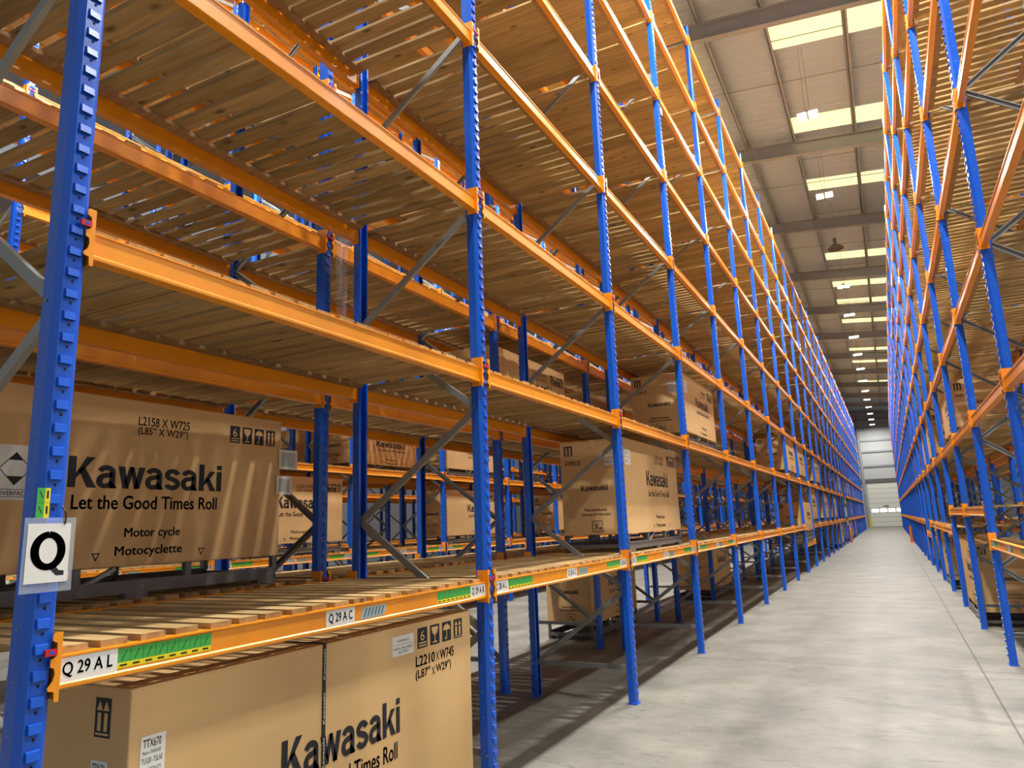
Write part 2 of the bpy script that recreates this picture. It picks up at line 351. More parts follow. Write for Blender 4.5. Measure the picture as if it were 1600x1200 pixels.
# ------------------------------------------------------------------ rack parts (one mesh of each kind)
def upright_mesh():
    b = MB()
    prof = [(-0.029, 0), (0.029, 0), (0.047, -0.02), (0.047, -0.075), (0.03, -0.075), (0.03, -0.072), (0.044, -0.072), (0.044, -0.021), (0.028, -0.003), (-0.028, -0.003), (-0.044, -0.021), (-0.044, -0.072), (-0.03, -0.072), (-0.03, -0.075), (-0.047, -0.075), (-0.047, -0.02)]
    b.prism(prof[::-1], (0, 0, 0), (0, 1, 0), (1, 0, 0), (0, 0, 1), TOP, blue)
    n = int((TOP - 0.1) / 0.075)
    for i in range(n):
        z = 0.09 + 0.075 * i
        y0, y1 = -0.022, 0.02                              # pressed tab: flat outer face leaning out over its slot
        b.add([(0, y0, z), (0, y1, z), (0, y1, z + 0.029), (0, y0, z + 0.029), (0.011, y0 + 0.002, z), (0.011, y1 - 0.002, z), (0.008, y1 - 0.002, z + 0.026), (0.008, y0 + 0.002, z + 0.026)],
              [(4, 5, 6, 7), (0, 4, 7, 3), (1, 2, 6, 5), (3, 7, 6, 2)], blue)
        b.quad([(0.003, y0 + 0.003, z - 0.001), (0.008, y0 + 0.003, z - 0.001), (0.008, y1 - 0.003, z - 0.001), (0.003, y1 - 0.003, z - 0.001)], hole)
        c = [(0.0006, 0.001 + 0.0055 * math.cos(t * PI / 3), z - 0.017 + 0.0055 * math.sin(t * PI / 3)) for t in range(6)]
        b.quad(c, hole)
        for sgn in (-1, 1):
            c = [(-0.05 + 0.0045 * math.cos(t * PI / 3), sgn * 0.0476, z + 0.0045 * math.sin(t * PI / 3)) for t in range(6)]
            if i % 2 == 0: b.quad(c if sgn < 0 else c[::-1], zinc)  # pale discs painted in for light showing through the side holes
    return b.mesh('upright')
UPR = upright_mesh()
b = MB(); b.box((-0.085, -0.062, 0), (0.012, 0.062, 0.006), blue)
for x, y in ((-0.03, 0.056), (-0.03, -0.056)): b.tube((x, y, 0.006), (x, y, 0.02), 0.005, zinc, 6)
b.box((-0.07, -0.05, 0.006), (-0.022, -0.0472, 0.09), blue); b.box((-0.07, 0.0472, 0.006), (-0.022, 0.05, 0.09), blue)
FOOT = b.mesh('foot_plate')
DEP = 1.1
BR = []
z = 0.32; BR.append(((-0.03, z), (-1.07, z)))
front = False
while z + 0.72 < TOP - 0.15:
    BR.append(((-1.045 if not front else -0.055, z), (-0.055 if not front else -1.045, z + 0.72))); front = not front; z += 0.72
def brace_mb(i):
    (xa, za), (xb, zb) = BR[i]; b = MB()
    b.channel((xa, -0.012 if i else 0.0, za), (xb, -0.012 if i else 0.0, zb), 0.045, 0.024, 0.003, (0, 0, 1) if not i else (1, 0, 0.2), zinc)
    for x, zz in ((xa, za), (xb, zb)): b.tube((x, -0.05, zz), (x, 0.05, zz), 0.007, zinc, 6)
    return b
BRM = [brace_mb(i).mesh('brace') for i in range(len(BR))]
b = MB()
for i in range(len(BR)): b.merge(brace_mb(i))
BRACING = b.mesh('bracing')
def rack_frame(x, y, dr, label, detail, group):
    e = empty('braced_upright', (x, y, 0), 0 if dr > 0 else PI)
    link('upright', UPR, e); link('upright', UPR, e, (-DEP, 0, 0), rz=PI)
    link('foot_plate', FOOT, e); link('foot_plate', FOOT, e, (-DEP, 0, 0), rz=PI)
    if detail:
        for mm in BRM: link('brace', mm, e)
    else: link('bracing', BRACING, e)
    return tag(e, label, 'rack upright', group)

BL = BAY - 0.1 - 0.012                                   # beam length between connectors
def beam_mb():
    b = MB(); h = 0.1
    prof = [(-0.05, 0), (0, 0), (0.002, 0.004), (0.002, 0.014), (-0.005, 0.02), (-0.005, 0.09), (0.0, 0.094), (0.0, 0.1), (-0.05, 0.1)]
    b.prism(prof, (0, 0, 0), (1, 0, 0), (0, 0, 1), (0, 1, 0), BL, orange)
    b.f = [f[::-1] for f in b.f]
    return b
def conn_mb(side):
    """side 0: low-y end, 1: high-y end; wraps the upright"""
    b = MB(); s = -1 if side == 0 else 1; y = 0 if side == 0 else BL
    b.box((-0.062, min(y, y + s * 0.005), -0.024), (0.016, max(y, y + s * 0.005), 0.172), orange)
    q = [(0, -0.03), (0.014, -0.03), (0.016, 0.0), (0.034, 0.004), (0.036, 0.012), (0.022, 0.03), (0.017, 0.05), (0.02, 0.068), (0.032, 0.072), (0.032, 0.094), (0.022, 0.1), (0.015, 0.106), (0.015, 0.142), (0.03, 0.15), (0.03, 0.166), (0.024, 0.173), (0, 0.173)]
    q = q if s > 0 else [(p[0], p[1]) for p in q][::-1]
    b.prism(q, (0.0118, y, 0), (0, s, 0), (0, 0, 1), (1, 0, 0), 0.005, orange)
    if s < 0: pass
    return b
def pin_mb(side):
    b = MB(); s = -1 if side == 0 else 1; y = 0 if side == 0 else BL
    a, c = sorted((y + s * 0.016, y + s * 0.052))
    b.box((0.0118, a, 0.106), (0.021, c, 0.126), red); mid = (a + c) / 2
    b.box((0.021, mid - 0.006, 0.111), (0.0215, mid + 0.006, 0.121), blue)
    return b
BEAM = beam_mb().mesh('rack_beam'); CON = [conn_mb(0).mesh('end_connector'), conn_mb(1).mesh('end_connector')]; PIN = [pin_mb(0).mesh('locking_pin'), pin_mb(1).mesh('locking_pin')]
b = MB(); b.merge(beam_mb()); b.merge(conn_mb(0)); b.merge(conn_mb(1)); BEAM_ALL = b

def plate(y, wd, text):
    b = MB(); b.box((-0.0052, y, 0.016), (-0.003, y + wd, 0.092), white)
    put_text(b, text, (-0.0022, y + wd * 0.09, 0.031), (0, 1, 0), (0, 0, 1), black, wd * 0.82, 0.046, 0.016); return b
def strip(y, wd, n=8):
    b = MB(); b.box((-0.0052, y, 0.044), (-0.0035, y + wd, 0.088), green); b.box((-0.0052, y, 0.026), (-0.0035, y + wd, 0.044), yellow)
    c = wd / n
    for i in range(n):
        yy = y + i * c
        b.quad([(-0.003, yy + c * 0.3, 0.05), (-0.003, yy + c * 0.36, 0.05), (-0.003, yy + c * 0.72, 0.082), (-0.003, yy + c * 0.66, 0.082)], black)
        b.quad([(-0.003, yy + c * 0.2, 0.032), (-0.003, yy + c * 0.75, 0.032), (-0.003, yy + c * 0.75, 0.038), (-0.003, yy + c * 0.2, 0.038)], black)
        if i: b.quad([(-0.003, yy - 0.0006, 0.044), (-0.003, yy + 0.0006, 0.044), (-0.003, yy + 0.0006, 0.088), (-0.003, yy - 0.0006, 0.088)], black)
    return b
def holo(y, wd):
    b = MB(); b.quad([(-0.0042, y, 0.026), (-0.0042, y + wd * 0.9, 0.026), (-0.0042, y + wd, 0.078), (-0.0042, y + wd * 0.12, 0.078)], silver)
    for i in range(6):
        yy = y + wd * (0.12 + 0.13 * i); b.quad([(-0.0036, yy, 0.034), (-0.0036, yy + 0.01, 0.034), (-0.0036, yy + 0.03, 0.072), (-0.0036, yy + 0.018, 0.072)], darkgrey)
    return b
ST = [strip(0.2, 0.378).mesh('barcode_strip'), strip(2.135, 0.372).mesh('barcode_strip')]; HO = holo(1.455, 0.21).mesh('foil_strip')
def beam_labels(o, letter, num):
    for (y, wd, t) in ((-0.003, 0.2, 'L'), (1.21, 0.2, 'C'), (2.5, 0.185, 'R')):
        t_ = '%s %02d A %s' % (letter, num, t)
        plate(y + 0.003, wd, t_).build('location_label', o)
    link('barcode_strip', ST[0], o); link('barcode_strip', ST[1], o); link('foil_strip', HO, o)

def slats_mb(kind, seed):
    r = random.Random(seed); b = MB()
    if kind == 'open':
        y = 0.065; i = 0
        while y + 0.096 < BAY - 0.06:
            wd = (0.096 + r.uniform(-0.003, 0.003)) if seed == 0 else r.choice((0.1, 0.112, 0.124)) + r.uniform(-0.004, 0.006); j = r.uniform(-0.004, 0.004)
            b.box((-1.082 + r.uniform(-0.012, 0.012), y + j, 0.1006), (-0.018 + r.uniform(-0.012, 0.006), min(y + j + wd, BAY - 0.062), 0.1225), wood); y += 0.1425; i += 1
    else:
        for y0 in (0.06, 1.42):
            n = 9; wd = (1.32) / n
            for i in range(n): b.box((-1.085, y0 + i * wd, 0.1006), (-0.016 + r.uniform(-0.01, 0.005), y0 + (i + 1) * wd - 0.0015, 0.1225), wood)
    return b
def batten_mb(x): 
    b = MB(); b.box((x - 0.035, 0.075, 0.078), (x + 0.035, BAY - 0.075, 0.1002), ply); return b
SLATS = {'open': [slats_mb('open', s) for s in range(4)], 'closed': [slats_mb('closed', s) for s in range(3)]}
SLM = {k_: [s.mesh('timber_deck') for s in v] for k_, v in SLATS.items()}
BAT = [batten_mb(-0.095).mesh('batten'), batten_mb(-1.005).mesh('batten')]

# ------------------------------------------------------------------ rack rows
# key: front x, direction the front faces, y of first frame, first bay index, last bay index, wording
ROWS = {
 'L1': dict(x=0.0, d=1, y=-0.01, b0=0, b1=28, name='left rack', lv=range(8)),
 'L2': dict(x=-2.48, d=-1, y=-0.01, b0=0, b1=28, name='rear left rack', lv=range(8)),
 'L3': dict(x=-5.62, d=1, y=-0.11, b0=0, b1=20, name='far left rack', lv=range(8)),
 'L4': dict(x=-8.1, d=-1, y=-0.11, b0=1, b1=21, name='rear far left rack', lv=range(4)),
 'L5': dict(x=-11.2, d=1, y=-0.11, b0=3, b1=25, name='outermost left rack', lv=range(4)),
 'L6': dict(x=-13.68, d=-1, y=-0.11, b0=5, b1=26, name='rear outermost left rack', lv=range(4)),
 'R1': dict(x=3.295, d=-1, y=2.9, b0=0, b1=28, name='right rack', lv=range(8)),
 'R2': dict(x=5.77, d=1, y=2.9, b0=0, b1=22, name='rear right rack', lv=range(8)),
}
def level_z(row, bay, lv):
    if row in ('L1', 'L2') and bay == 16 and lv < 2: return None
    if row == 'L1' and bay == 8 and lv == 0: return 0.74
    if row == 'R1' and bay in (2, 3) and lv == 0: return 1.6
    if row == 'R1' and bay == 7 and lv == 0: return 0.9
    return LV[lv]
beams = []; decks = []
for rn, rw in ROWS.items():
    for bay in range(rw['b0'], rw['b1'] + 1):
        y0 = rw['y'] + bay * BAY; y1 = y0 + BAY
        for lv in rw['lv']:
            z = level_z(rn, bay, lv)
            if z is None: continue
            d = rw['d']; xb = rw['x'] - d * DEP
            for edge, x, dr in (('front', rw['x'], d), ('back', xb, -d)):
                a = seen_area(x, y0, y1, z + 0.05, 0.1)
                if a > 0: beams.append((a, rn, bay, lv, edge, x, dr, y0, z))
            a = seen_area((rw['x'] + xb) / 2, y0, y1, z + 0.1, 0.5)
            if a > 0: decks.append((a, rn, bay, lv, y0, z))
beams.sort(reverse=True); decks.sort(reverse=True)
def where(rn, bay, lv):
    return '%s, %s bay from near end, %s level up' % (ROWS[rn]['name'], ORD[bay], ORD[lv])
rest = MB()
for i, (a, rn, bay, lv, edge, x, dr, y0, z) in enumerate(beams):
    loc = (x, y0 + 0.056, z) if dr > 0 else (x, y0 + BAY - 0.056, z); rz = 0 if dr > 0 else PI
    if i < 300:
        o = link('rack_beam', BEAM, None, loc); o.rotation_euler.z = rz
        tag(o, 'orange %s beam of %s' % (edge, where(rn, bay, lv)), 'rack beam', 'orange beams of the ' + ROWS[rn]['name'])
        dist = abs(y0 - CAM.y)
        for s in (0, 1):
            c = link('end_connector', CON[s], o)
            if dist < 12: link('locking_pin', PIN[s], c)
        if lv == 0 and edge == 'front' and rn in ('L1', 'R1', 'L3'):
            num = (29 - bay) if rn != 'R1' else (28 - bay)
            beam_labels(o, {'L1': 'Q', 'R1': 'R', 'L3': 'P'}[rn], max(1, num))
    else:
        M = Matrix.Translation(loc) @ Matrix.Rotation(rz, 4, 'Z'); rest.merge(BEAM_ALL, M)
o = rest.build('distant_beams'); tag(o, 'remaining orange beams far down the racks and in the rows behind', 'rack beams', kind='stuff')
rest = MB()
for i, (a, rn, bay, lv, y0, z) in enumerate(decks):
    d = ROWS[rn]['d']; x = ROWS[rn]['x']
    loc = (x, y0, z) if d > 0 else (x, y0 + BAY, z); rz = 0 if d > 0 else PI
    kind = 'open' if (lv < 4 or (rn[0] == 'R' and lv < 6)) else 'closed'
    v = SLM[kind]; q = 0 if (lv == 0 or rn[0] == 'R') and kind == 'open' else (bay * 7 + lv * 3 + len(rn)) % len(v)
    if i < 300:
        o = link('timber_deck', v[q], None, loc); o.rotation_euler.z = rz
        tag(o, '%s pine deck of %s' % ('open-slatted' if kind == 'open' else 'close-boarded', where(rn, bay, lv)), 'shelf deck', 'timber decks of the ' + ROWS[rn]['name'])
        for bm in BAT: link('batten', bm, o)
    else: rest.merge(SLATS[kind][q], Matrix.Translation(loc) @ Matrix.Rotation(rz, 4, 'Z'))
o = rest.build('distant_decks'); tag(o, 'remaining pine decks far down the racks and in the rows behind', 'shelf decks', kind='stuff')
NEAR = {'L1': 6, 'L2': 5, 'L3': 5, 'R1': 5}
for rn, rw in ROWS.items():
    for n in range(rw['b0'], rw['b1'] + 2):
        y = rw['y'] + n * BAY
        if rn == 'R2' and n > 14: continue
        rack_frame(rw['x'], y, rw['d'], 'blue rack upright with grey bracing, %s along the %s' % (ORD[n - rw['b0']], rw['name']), n <= NEAR.get(rn, -1) and n >= (2 if rn == 'L3' else 0), 'upright frames of the ' + rw['name'])

# ------------------------------------------------------------------ cartons
def icon_up(mb, o, u, v, w_, h, bars=True):
    put_poly(mb, rect(0, 0, w_, h), o, u, v, black); n = Vector(u).cross(Vector(v)) * 0.0006; o2 = Vector(o) + n
    for c in (0.29, 0.71):
        put_poly(mb, rect(w_ * (c - 0.11), h * 0.16, w_ * 0.22, h * 0.46), o2, u, v, buff)
        put_poly(mb, [(w_ * (c - 0.19), h * 0.68), (w_ * (c + 0.19), h * 0.68), (w_ * c, h * 0.92)], o2, u, v, buff)
    put_poly(mb, rect(w_ * 0.08, h * 0.06, w_ * 0.84, h * 0.05), o2, u, v, buff)
def icon_six(mb, o, u, v, w_, h):
    put_poly(mb, rect(0, 0, w_, h), o, u, v, black); o2 = Vector(o) + Vector(u).cross(Vector(v)) * 0.0006
    put_text(mb, '6', o2 + Vector(u) * w_ * 0.3 + Vector(v) * h * 0.36, u, v, buff, w_ * 0.4, h * 0.5)
    put_poly(mb, rect(w_ * 0.12, h * 0.22, w_ * 0.76, h * 0.07), o2, u, v, buff); put_poly(mb, rect(w_ * 0.12, h * 0.08, w_ * 0.76, h * 0.07), o2, u, v, buff)
def icon_glass(mb, o, u, v, w_, h):
    put_poly(mb, rect(0, 0, w_, h), o, u, v, black); o2 = Vector(o) + Vector(u).cross(Vector(v)) * 0.0006
    put_poly(mb, [(w_ * 0.15, h * 0.9), (w_ * 0.17, h * 0.72), (w_ * 0.28, h * 0.56), (w_ * 0.46, h * 0.48), (w_ * 0.54, h * 0.48), (w_ * 0.72, h * 0.56), (w_ * 0.83, h * 0.72), (w_ * 0.85, h * 0.9)], o2, u, v, buff)
    put_poly(mb, rect(w_ * 0.46, h * 0.16, w_ * 0.08, h * 0.34), o2, u, v, buff); put_poly(mb, rect(w_ * 0.25, h * 0.1, w_ * 0.5, h * 0.06), o2, u, v, buff)
def icon_brolly(mb, o, u, v, w_, h):
    put_poly(mb, rect(0, 0, w_, h), o, u, v, black); o2 = Vector(o) + Vector(u).cross(Vector(v)) * 0.0006
    put_poly(mb, [(w_ * (0.5 + 0.4 * math.cos(t * PI / 8)), h * (0.58 + 0.3 * math.sin(t * PI / 8))) for t in range(9)], o2, u, v, buff)
    put_poly(mb, rect(w_ * 0.46, h * 0.14, w_ * 0.07, h * 0.46), o2, u, v, buff); put_poly(mb, rect(w_ * 0.3, h * 0.1, w_ * 0.22, h * 0.06), o2, u, v, buff); put_poly(mb, rect(w_ * 0.3, h * 0.12, w_ * 0.06, h * 0.12), o2, u, v, buff)
    put_poly(mb, rect(w_ * 0.485, h * 0.86, w_ * 0.03, h * 0.07), o2, u, v, buff)

def front_print(L, H, kind):
    """printing on the +x long side, piece by piece; y = along, z = up from the carton's foot"""
    u, v = (0, 1, 0), (0, 0, 1); P = lambda y, z: (0.0012, y, z); out = []
    def piece(name):
        mb = MB(); out.append((name, mb)); return mb
    def symbols(y, z, st, w_, h):
        for q, fn in enumerate((icon_six, icon_glass, icon_brolly, icon_up)): fn(piece('handling_symbol'), P(y + q * st, z), u, v, w_, h)
    def mark(y, z):
        mb = piece('lift_mark'); mb.quad([P(y, z + 0.045), P(y + 0.025, z), P(y + 0.05, z + 0.045)], black); mb.quad([(0.0018, y + 0.011, z + 0.038), (0.0018, y + 0.025, z + 0.014), (0.0018, y + 0.039, z + 0.038)], buff)
    if kind == 'A':                                    # wide face printed across the middle
        put_brand(piece('brand_lettering'), P(0.64, 0.43), u, v, black, 1.0, 0.165)
        put_text(piece('slogan_lettering'), 'Let the Good Times Roll', P(0.67, 0.315), u, v, black, 0.94, 0.075, 0.016)
        mb = piece('contents_lettering'); put_text(mb, 'Motor cycle', P(0.985, 0.145), u, v, black, 0.36, 0.066, 0.015); put_text(mb, 'Motocyclette', P(0.935, 0.045), u, v, black, 0.43, 0.066, 0.015)
        mark(0.80, 0.035); mark(1.48, 0.035)
        mb = piece('size_lettering'); put_text(mb, 'L2158 X W725', P(1.03, H - 0.14), u, v, black, 0.35, 0.052, 0.008); put_text(mb, '(L85\u201d X W29\u201d)', P(1.03, H - 0.205), u, v, black, 0.34, 0.056, 0.008)
        symbols(L - 0.46, H - 0.185, 0.105, 0.083, 0.112)
    elif kind == 'B':                                  # strap-banded carton near the camera
        put_brand(piece('brand_lettering'), P(0.708, 0.475), u, v, black, 0.83, 0.165)
        put_text(piece('slogan_lettering'), 'Let the Good Times Roll', P(0.72, 0.355), u, v, black, 0.795, 0.08, 0.012)
        mb = piece('contents_lettering'); put_text(mb, 'Motorcycle', P(0.9, 0.2), u, v, black, 0.34, 0.06, 0.008); put_text(mb, 'Motocyclette', P(0.87, 0.1), u, v, black, 0.4, 0.06, 0.008)
        mb = piece('size_lettering'); put_text(mb, 'L2210', P(1.687, 0.762), u, v, black, 0.185, 0.052, 0.018); put_text(mb, 'X', P(1.883, 0.762), u, v, black, 0.035, 0.045, 0); put_text(mb, 'W745', P(1.927, 0.762), u, v, black, 0.145, 0.052, 0.018)
        put_text(mb, '(L87\u2033', P(1.685, 0.688), u, v, black, 0.14, 0.058, 0.014); put_text(mb, 'X', P(1.84, 0.693), u, v, black, 0.035, 0.045, 0); put_text(mb, 'W29\u2033)', P(1.884, 0.688), u, v, black, 0.155, 0.058, 0.014)
        symbols(1.704, 0.852, 0.124, 0.095, 0.107)
    else:                                              # narrow logo, used along the racks
        put_brand(piece('brand_lettering'), P(L * 0.36, H * 0.52), u, v, black, L * 0.42, H * 0.17)
        put_text(piece('slogan_lettering'), 'Let the Good Times Roll', P(L * 0.38, H * 0.40), u, v, black, L * 0.41, H * 0.07, 0.01)
        mb = piece('contents_lettering'); put_text(mb, 'Motorcycle', P(L * 0.50, H * 0.135), u, v, black, L * 0.16, H * 0.055, 0.012); put_text(mb, 'Motocyclette', P(L * 0.49, H * 0.04), u, v, black, L * 0.18, H * 0.055, 0.012)
        if kind == 'C':
            mark(L * 0.43, 0.035); mark(L * 0.74, 0.035)
            mb = piece('size_lettering'); put_text(mb, 'L2158 X W725', P(L * 0.54, H - 0.17), u, v, black, L * 0.17, 0.05, 0.006); put_text(mb, '(L85\u201d X W29\u201d)', P(L * 0.54, H - 0.24), u, v, black, L * 0.165, 0.05, 0.006)
            symbols(L - 0.47, H - 0.22, 0.11, 0.09, 0.13)
    return out
def end_print(W, H, L, far, kind):
    """printing on the short side; far = on the high-y end (for cartons turned round)"""
    v = (0, 0, 1); out = []
    def piece(name):
        mb = MB(); out.append((name, mb)); return mb
    if far: u = (-1, 0, 0); P = lambda x, z: (-x, L + 0.0012, z)
    else: u = (1, 0, 0); P = lambda x, z: (-W + x, -0.0012, z)
    if kind == 'B':
        icon_up(piece('handling_symbol'), P(W - 0.185, H - 0.165), u, v, 0.085, 0.13)
    else:
        icon_up(piece('handling_symbol'), P(0.05, H - 0.16), u, v, 0.1, 0.11)
        if kind == 'C': put_text(piece('code_lettering'), 'KXBR125', P(0.06, H - 0.265), u, v, black, 0.18, 0.045, 0.01)
    put_brand(piece('brand_lettering'), P(W * 0.31, H * 0.46), u, v, black, W * 0.42, 0.062)
    mb = piece('origin_lettering'); put_text(mb, 'Made in Indonesia', P(W * 0.35, H * 0.245), u, v, black, W * 0.35, 0.035, 0.008)
    put_text(mb, 'Fabriqu\u00e9 en Indon\u00e9sie', P(W * 0.30, H * 0.19), u, v, black, W * 0.45, 0.04, 0.008)
    mb = piece('no_lift_symbol'); o = P(W * 0.46, 0.03); s = 0.12
    for r_ in (rect(0, 0, s, 0.006), rect(0, s - 0.006, s, 0.006), rect(0, 0, 0.006, s), rect(s - 0.006, 0, 0.006, s)): put_poly(mb, r_, o, u, v, black)
    put_poly(mb, [(0.025, 0.03), (0.035, 0.03), (0.075, 0.095), (0.065, 0.095)], o, u, v, black); put_poly(mb, [(0.025, 0.095), (0.035, 0.095), (0.075, 0.03), (0.065, 0.03)], o, u, v, black); put_poly(mb, rect(0.08, 0.03, 0.025, 0.02), o, u, v, black)
    return out
def sheet_mb(o, u, v, w_, h, lines, n):
    mb = MB(); o = Vector(o); put_poly(mb, rect(0, 0, w_, h), o, u, v, white); o2 = o + Vector(n) * 0.0005
    for t, x, y, ww, hh, bo in lines: put_text(mb, t, o2 + Vector(u) * x * w_ + Vector(v) * y * h, u, v, black, ww * w_, hh * h, bo)
    return mb
_pm = {}
def cached(key, fn, name):
    if key not in _pm: _pm[key] = fn().mesh(name)
    return _pm[key]
def carton_mesh(W, L, H):
    b = MB()
    # body with slightly drawn-in long sides, lid flaps meeting along the top, closed folded edge line
    n = 10
    for i in range(n):
        pass
    b.box((-W, 0, 0), (0, L, H), kraft)
    b.box((-W - 0.002, -0.002, H - 0.012), (0.0009, L + 0.002, H + 0.004), kraft)
    b.box((-W * 0.5 - 0.03, -0.0024, H - 0.09), (-W * 0.5 + 0.03, L + 0.0024, H + 0.0048), buff)
    return b
def base_mb(W, L, h):
    b = MB(); x0, x1 = -W + 0.02, -0.02
    for x in (x0, x1):
        b.box((x - 0.02, 0.02, h * 0.18), (x + 0.02, L - 0.02, h * 0.52), darksteel); b.box((x - 0.024, 0.02, h * 0.49), (x + 0.024, L - 0.02, h * 0.56), darksteel); b.box((x - 0.024, 0.02, h * 0.16), (x + 0.024, L - 0.02, h * 0.2), darksteel)
        for y in (0.03, L * 0.34, L * 0.66, L - 0.03): b.box((x - 0.018, y - 0.02, h * 0.5), (x + 0.018, y + 0.02, h - 0.001), darksteel)
        for y in (0.12, L * 0.5, L - 0.12): b.box((x - 0.03, y - 0.07, 0), (x + 0.03, y + 0.07, h * 0.18), darksteel)
        b.channel((x, L * 0.36, h * 0.54), (x, L * 0.44, h), 0.03, 0.02, 0.003, (1, 0, 0), zinc)
    for y in (0.03, L * 0.34, L * 0.66, L - 0.03): b.box((x0, y - 0.02, h * 0.25), (x1, y + 0.02, h * 0.45), darksteel)
    return b
def carton(label, group, xf, d, y0, L, zb, hb, H, W=0.745, kind='C', end=True):
    e = empty('motorcycle_carton', (xf, y0 if d > 0 else y0 + L, zb), 0 if d > 0 else PI)
    tag(e, label, 'cardboard box', group)
    q = lambda t: round(t, 3)
    link('carton', cached(('c', q(W), q(L), q(H)), lambda: carton_mesh(W, L, H), 'carton'), e, (0, 0, hb), bevel=0.006)
    link('steel_base', cached(('b', q(W), q(L), q(hb)), lambda: base_mb(W, L, hb), 'steel_base'), e)
    if kind == 'C' and y0 > 18: kind = 'D'               # far away: fewer printed pieces
    for key, fn in ((('f', kind, q(L), q(H)), lambda: front_print(L, H, kind)), (('e', kind, q(W), q(H), q(L), d < 0), lambda: end_print(W, H, L, d < 0, kind))):
        if key not in _pm: _pm[key] = [(nm, mb.mesh(nm)) for nm, mb in fn()]
        for nm, me in _pm[key]: link(nm, me, e, (0, 0, hb))
    return e
A, B_ = LV[0] + 0.1228, LV[1] + 0.1228
GL, GR, GF = 'motorcycle cartons on the left rack', 'motorcycle cartons on the right rack', 'motorcycle cartons in the far rows'
c1 = carton('big strapped motorcycle carton on the floor under the nearest label beam', GL, -0.045, 1, 0.335, 2.27, 0, 0.2, 0.99, kind='B')
TX = [('TTX670', 0.1, 0.86, 0.72, 0.1, 0.006), ('Made in THAILAND', 0.08, 0.78, 0.75, 0.045, 0), ('TUGB1-TSLAE', 0.06, 0.67, 0.84, 0.07, 0), ('DESTINATION QTY', 0.06, 0.57, 0.8, 0.05, 0), ('GROSS', 0.6, 0.44, 0.3, 0.04, 0), ('N/W DIMENS', 0.08, 0.33, 0.7, 0.05, 0)]
sheet_mb((0.0014, 0.046, 0.555), (0, 1, 0), (0, 0, 1), 0.098, 0.27, TX, (1, 0, 0)).build('shipping_label', c1, (0, 0, 0.2))
sheet_mb((-0.19, -0.0014, 0.5), (1, 0, 0), (0, 0, 1), 0.09, 0.25, TX, (0, -1, 0)).build('shipping_label', c1, (0, 0, 0.2))
sheet_mb((0.0014, 1.477, 0.845), (0, 1, 0), (0, 0, 1), 0.19, 0.1, [('OVERPACK', 0.22, 0.68, 0.55, 0.12, 0), ('NON-SPILLABLE', 0.06, 0.3, 0.88, 0.13, 0), ('BATTERY', 0.28, 0.1, 0.45, 0.13, 0), ('_________', 0.1, 0.55, 0.8, 0.015, 0)], (1, 0, 0)).build('battery_label', c1, (0, 0, 0.2))
b = MB(); b.box((0.0005, 0.95, 0), (0.003, 0.972, 0.995), blackp); b.box((-0.745, 0.95, 0.9935), (0.003, 0.972, 0.997), blackp)
for i in range(5): put_text(b, 'Kawasaki', (0.0034, 0.967, 0.08 + i * 0.19), (0, 0, 1), (0, -1, 0), white, 0.13, 0.012)
b.build('strap', c1, (0, 0, 0.2))
c2 = carton('shaded motorcycle carton behind the letter Q card, on the lowest deck', GL, -1.5, 1, 0.30, 2.156, A, 0.177, 0.94, 0.725, kind='A')
b = MB(); b.box((0.0, 0.285, 0.36), (0.0014, 0.47, 0.63), white)
u, v = (0, 1, 0), (0, 0, 1)
for pts in ([(0.0925, 0.235), (0.055, 0.195), (0.13, 0.195)], [(0.0925, 0.075), (0.055, 0.115), (0.13, 0.115)]): put_poly(b, pts, (0.0018, 0.285, 0.36), u, v, black)
for (p, q) in (((0.0925, 0.235), (0.017, 0.155)), ((0.017, 0.155), (0.0925, 0.075)), ((0.0925, 0.075), (0.168, 0.155)), ((0.168, 0.155), (0.0925, 0.235))):
    put_poly(b, [p, q, (q[0], q[1] - 0.006), (p[0], p[1] - 0.006)], (0.0018, 0.285, 0.36), u, v, black)
put_text(b, 'OVERPACK', (0.0018, 0.305, 0.38), u, v, black, 0.145, 0.022, 0.012)
for r_ in (rect(0.012, 0.012, 0.16, 0.003), rect(0.012, 0.048, 0.16, 0.003)): put_poly(b, r_, (0.0018, 0.285, 0.36), u, v, black)
b.build('overpack_label', c2, (0, 0, 0.177))
def two_sheets(e, L, H, hb, far=False):
    for k_ in (0, 1):
        sheet_mb((0.0014, 0.03, H - 0.2 - 0.09 * k_), (0, 1, 0), (0, 0, 1), 0.2, 0.08, [('RX 2', 0.1, 0.3, 0.5, 0.35, 0)], (1, 0, 0)).build('shipping_label', e, (0, 0, hb))
        sheet_mb((-0.22, -0.0014, H - 0.2 - 0.09 * k_), (1, 0, 0), (0, 0, 1), 0.13, 0.08, [('RX 2', 0.1, 0.3, 0.5, 0.35, 0)], (0, -1, 0)).build('shipping_label', e, (0, 0, hb))
c4 = carton('bright motorcycle carton on the lowest deck behind the third aisle upright', GL, -0.16, 1, 6.12, 2.19, A, 0.19, 1.03); two_sheets(c4, 2.19, 1.03, 0.19)
c5 = carton('motorcycle carton on the second deck behind the fourth aisle upright', GL, -0.12, 1, 8.92, 2.02, B_, 0.165, 0.87, 0.78); two_sheets(c5, 2.02, 0.87, 0.165)
carton('dim carton deep on the second deck, right of the second aisle upright', GL, -1.5, 1, 5.72, 2.05, B_, 0.16, 0.82)
carton('dim carton deep on the second deck, behind the third aisle upright', GL, -1.56, 1, 8.55, 2.0, B_, 0.16, 0.7)
carton('motorcycle carton on the floor behind the third aisle upright', GL, -1.745, 1, 8.95, 2.15, 0, 0.22, 0.95, 0.72)
carton('motorcycle carton on the floor behind the fifth aisle upright', GL, -1.2, 1, 14.55, 2.14, 0, 0.2, 0.98)
